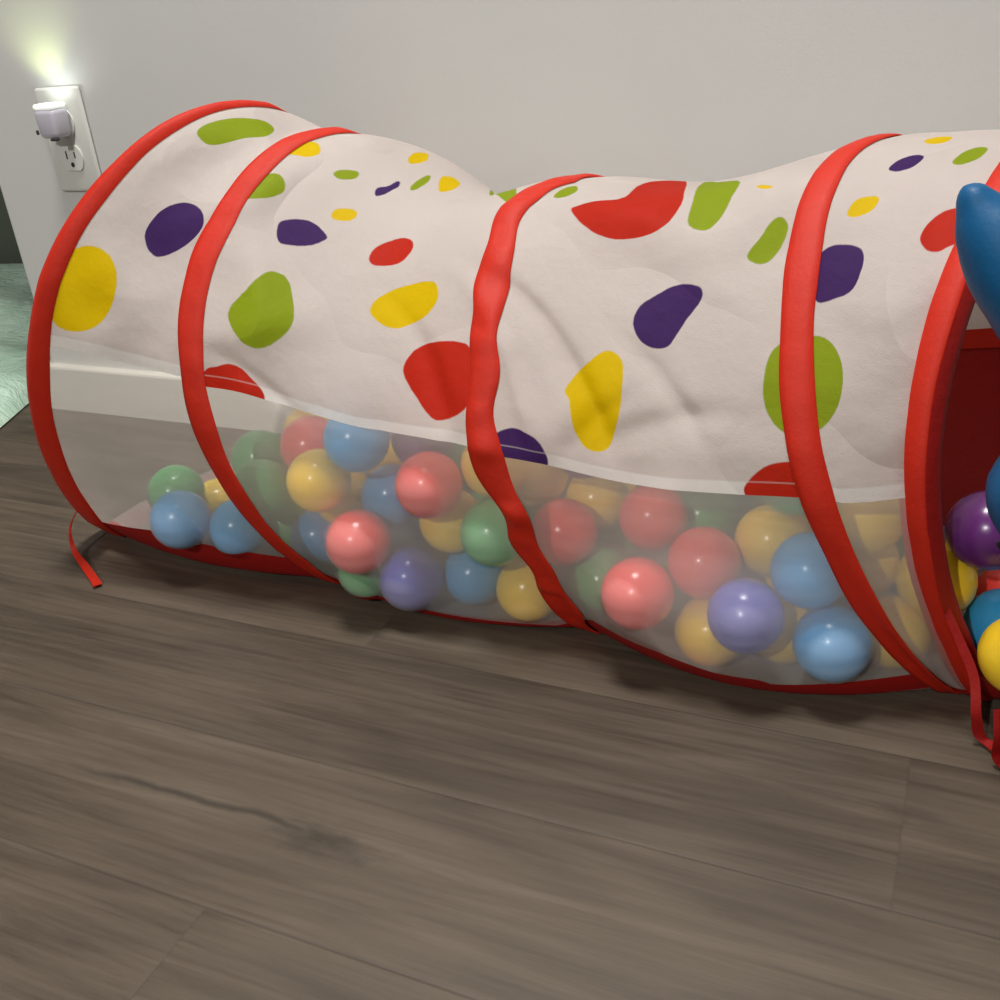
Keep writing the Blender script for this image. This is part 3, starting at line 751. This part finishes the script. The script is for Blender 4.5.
# ------------------------------------------------------------------ mint blanket on the floor beyond the wall's end
def blanket():
    mt, nt, b = new_mat('mint_cloth'); N = NT(nt); p = N.pos()
    f = N.noise(N.scale(p, (1, 2.2, 1)), 9, 5, .6, 1.5)
    N.l(N.ramp(f, [(.3, (.42, .62, .48, 1)), (.7, (.60, .78, .64, 1))]), b.inputs['Base Color']); setp(b, Roughness=.7)
    N.bump(N.noise(N.scale(p, (1, 3, 1)), 18, 5, .6, 2), .6, .02, b)
    nu, nv = 121, 91; rng = np.random.default_rng(2)
    L = np.array([(-1.60, .62), (-1.30, .72), (-1.141, .852), (-1.178, .94), (-1.23, 1.10), (-1.22, 1.35), (-1.25, 1.56)]); Rr = np.array([(-2.4, .70), (-2.4, 1.57)])
    rows = []
    for k in range(nv):
        f_ = k/(nv-1); q = f_*(len(L)-1); j = min(int(q), len(L)-2); a = L[j]+(L[j+1]-L[j])*(q-j); b_ = Rr[0]+(Rr[1]-Rr[0])*f_
        s = np.linspace(0, 1, nu)[:, None]; xy = a+(b_-a)*s
        x, y = xy[:, 0], xy[:, 1]
        d = np.minimum(np.minimum(s[:, 0], 1-s[:, 0])*1.2, min(f_, 1-f_)*.9)
        h = .020*np.clip(d/.02, 0, 1)**.5+np.clip(d/.1, 0, 1)*(.014*np.sin(17*y+5*np.sin(3*x)+1)+.010*np.sin(29*y-9*x+2*np.sin(7*y))+.006*np.sin(53*y+13*x))
        rows.append(np.stack([x, y, np.maximum(.002, h)], 1))
    o = grid_mesh('blanket', np.stack(rows, 0), mt); tag(o, 'rumpled pale mint blanket on the floor beyond the free end of the wall', 'blanket'); return o
blanket()

# ------------------------------------------------------------------ blue soft toy at the mouth
def toy():
    mt, nt, b = new_mat('blue_toy_vinyl'); N = NT(nt); p = N.obj()
    N.l(N.mix(N.noise(p, 40, 3), (.003, .072, .185, 1), (.005, .095, .235, 1)), b.inputs['Base Color']); setp(b, Roughness=.48, Specular_IOR_Level=.25)
    N.bump(N.noise(p, 300, 2), .12, .002, b)
    root = empty('soft_toy', (.165, .565, 0), 'blue soft toy with a tapering raised ear, at the right edge by the tunnel mouth', 'toy')
    chains = [
      [((.165, .565, .075), .070), ((.165, .567, .150), .066), ((.160, .570, .205), .046), ((.158, .572, .270), .062), ((.158, .572, .325), .040)],
      [((.158, .572, .295), .052), ((.105, .582, .313), .048), ((.060, .590, .299), .045), ((.027, .596, .314), .031), ((.0060, .599, .3355), .0200), ((-.0040, .600, .3500), .0102)],
      [((.160, .570, .300), .050), ((.215, .565, .330), .040), ((.270, .560, .350), .022), ((.300, .558, .360), .009)],
      [((.165, .567, .175), .045), ((.110, .572, .190), .034), ((.072, .577, .193), .036), ((.058, .580, .194), .038)],
      [((.165, .567, .175), .045), ((.225, .560, .160), .032), ((.265, .550, .140), .030)],
      [((.150, .560, .060), .045), ((.125, .500, .040), .036), ((.110, .450, .036), .033), ((.105, .430, .050), .026)],
      [((.185, .560, .060), .045), ((.215, .500, .040), .036), ((.235, .450, .036), .033), ((.240, .430, .050), .026)],
    ]
    mb = bmesh.new()
    for ch in chains:                                             # swept limbs, fused into one skin below
        P = np.array([c[0] for c in ch]); R_ = np.array([c[1] for c in ch])
        q = smooth_line(P, 10); r = smooth_line(np.stack([R_, R_*0, R_*0], 1), 10)[:, 0]
        tg = np.gradient(q, axis=0); tg /= np.linalg.norm(tg, axis=1, keepdims=True)
        ref = np.array([0, 1., 0]) if abs(tg[0][1]) < .9 else np.array([1., 0, 0])
        rings = []
        cap0 = [(q[0]-tg[0]*r[0]*math.sin(a), r[0]*math.cos(a), tg[0]) for a in np.linspace(1.45, .3, 4)]
        cap1 = [(q[-1]+tg[-1]*r[-1]*math.sin(a), r[-1]*math.cos(a), tg[-1]) for a in np.linspace(.3, 1.45, 4)]
        for c, rr, tt in cap0+list(zip(q, r, tg))+cap1:
            n1 = np.cross(tt, ref); n1 /= np.linalg.norm(n1); n2 = np.cross(tt, n1)
            rings.append([mb.verts.new(tuple(c+rr*(math.cos(a)*n1+math.sin(a)*n2))) for a in np.linspace(0, 2*math.pi, 24, endpoint=False)])
        for a, b_ in zip(rings[:-1], rings[1:]):
            for j in range(24): mb.faces.new((a[j], a[(j+1) % 24], b_[(j+1) % 24], b_[j]))
        mb.faces.new(rings[0][::-1]); mb.faces.new(rings[-1])
    body = relparent(from_bm('body', mb, mt), root)
    rm = body.modifiers.new('fuse', 'REMESH'); rm.mode = 'VOXEL'; rm.voxel_size = .0035; rm.use_smooth_shade = True
    sm = body.modifiers.new('soften', 'SMOOTH'); sm.factor = .5; sm.iterations = 8
    M_b = simple('black_button', (.01, .01, .012, 1), .3)
    def button(loc, r, nrm, name='button'):
        bm = bmesh.new(); bmesh.ops.create_uvsphere(bm, u_segments=20, v_segments=12, radius=r)
        R3 = Vector(nrm).to_track_quat('Z', 'Y').to_matrix()
        for v in bm.verts: v.co = R3 @ Vector((v.co.x, v.co.y, v.co.z*.45)) + Vector(loc)
        o = relparent(from_bm(name, bm, M_b), root); return o
    button((.0325, .5605, .168), .0034, (-.55, -.75, -.3))
    for s in (-1, 1): button((.158+s*.026, .517, .285), .007, (s*.4, -.9, .1), 'eye')
    bm = bmesh.new(); bmesh.ops.create_uvsphere(bm, u_segments=20, v_segments=12, radius=.014)
    for v in bm.verts: v.co = Vector((.158+v.co.x*1.2, .507+v.co.y*.7, .262+v.co.z))
    relparent(from_bm('nose', bm, mt), root)
toy()
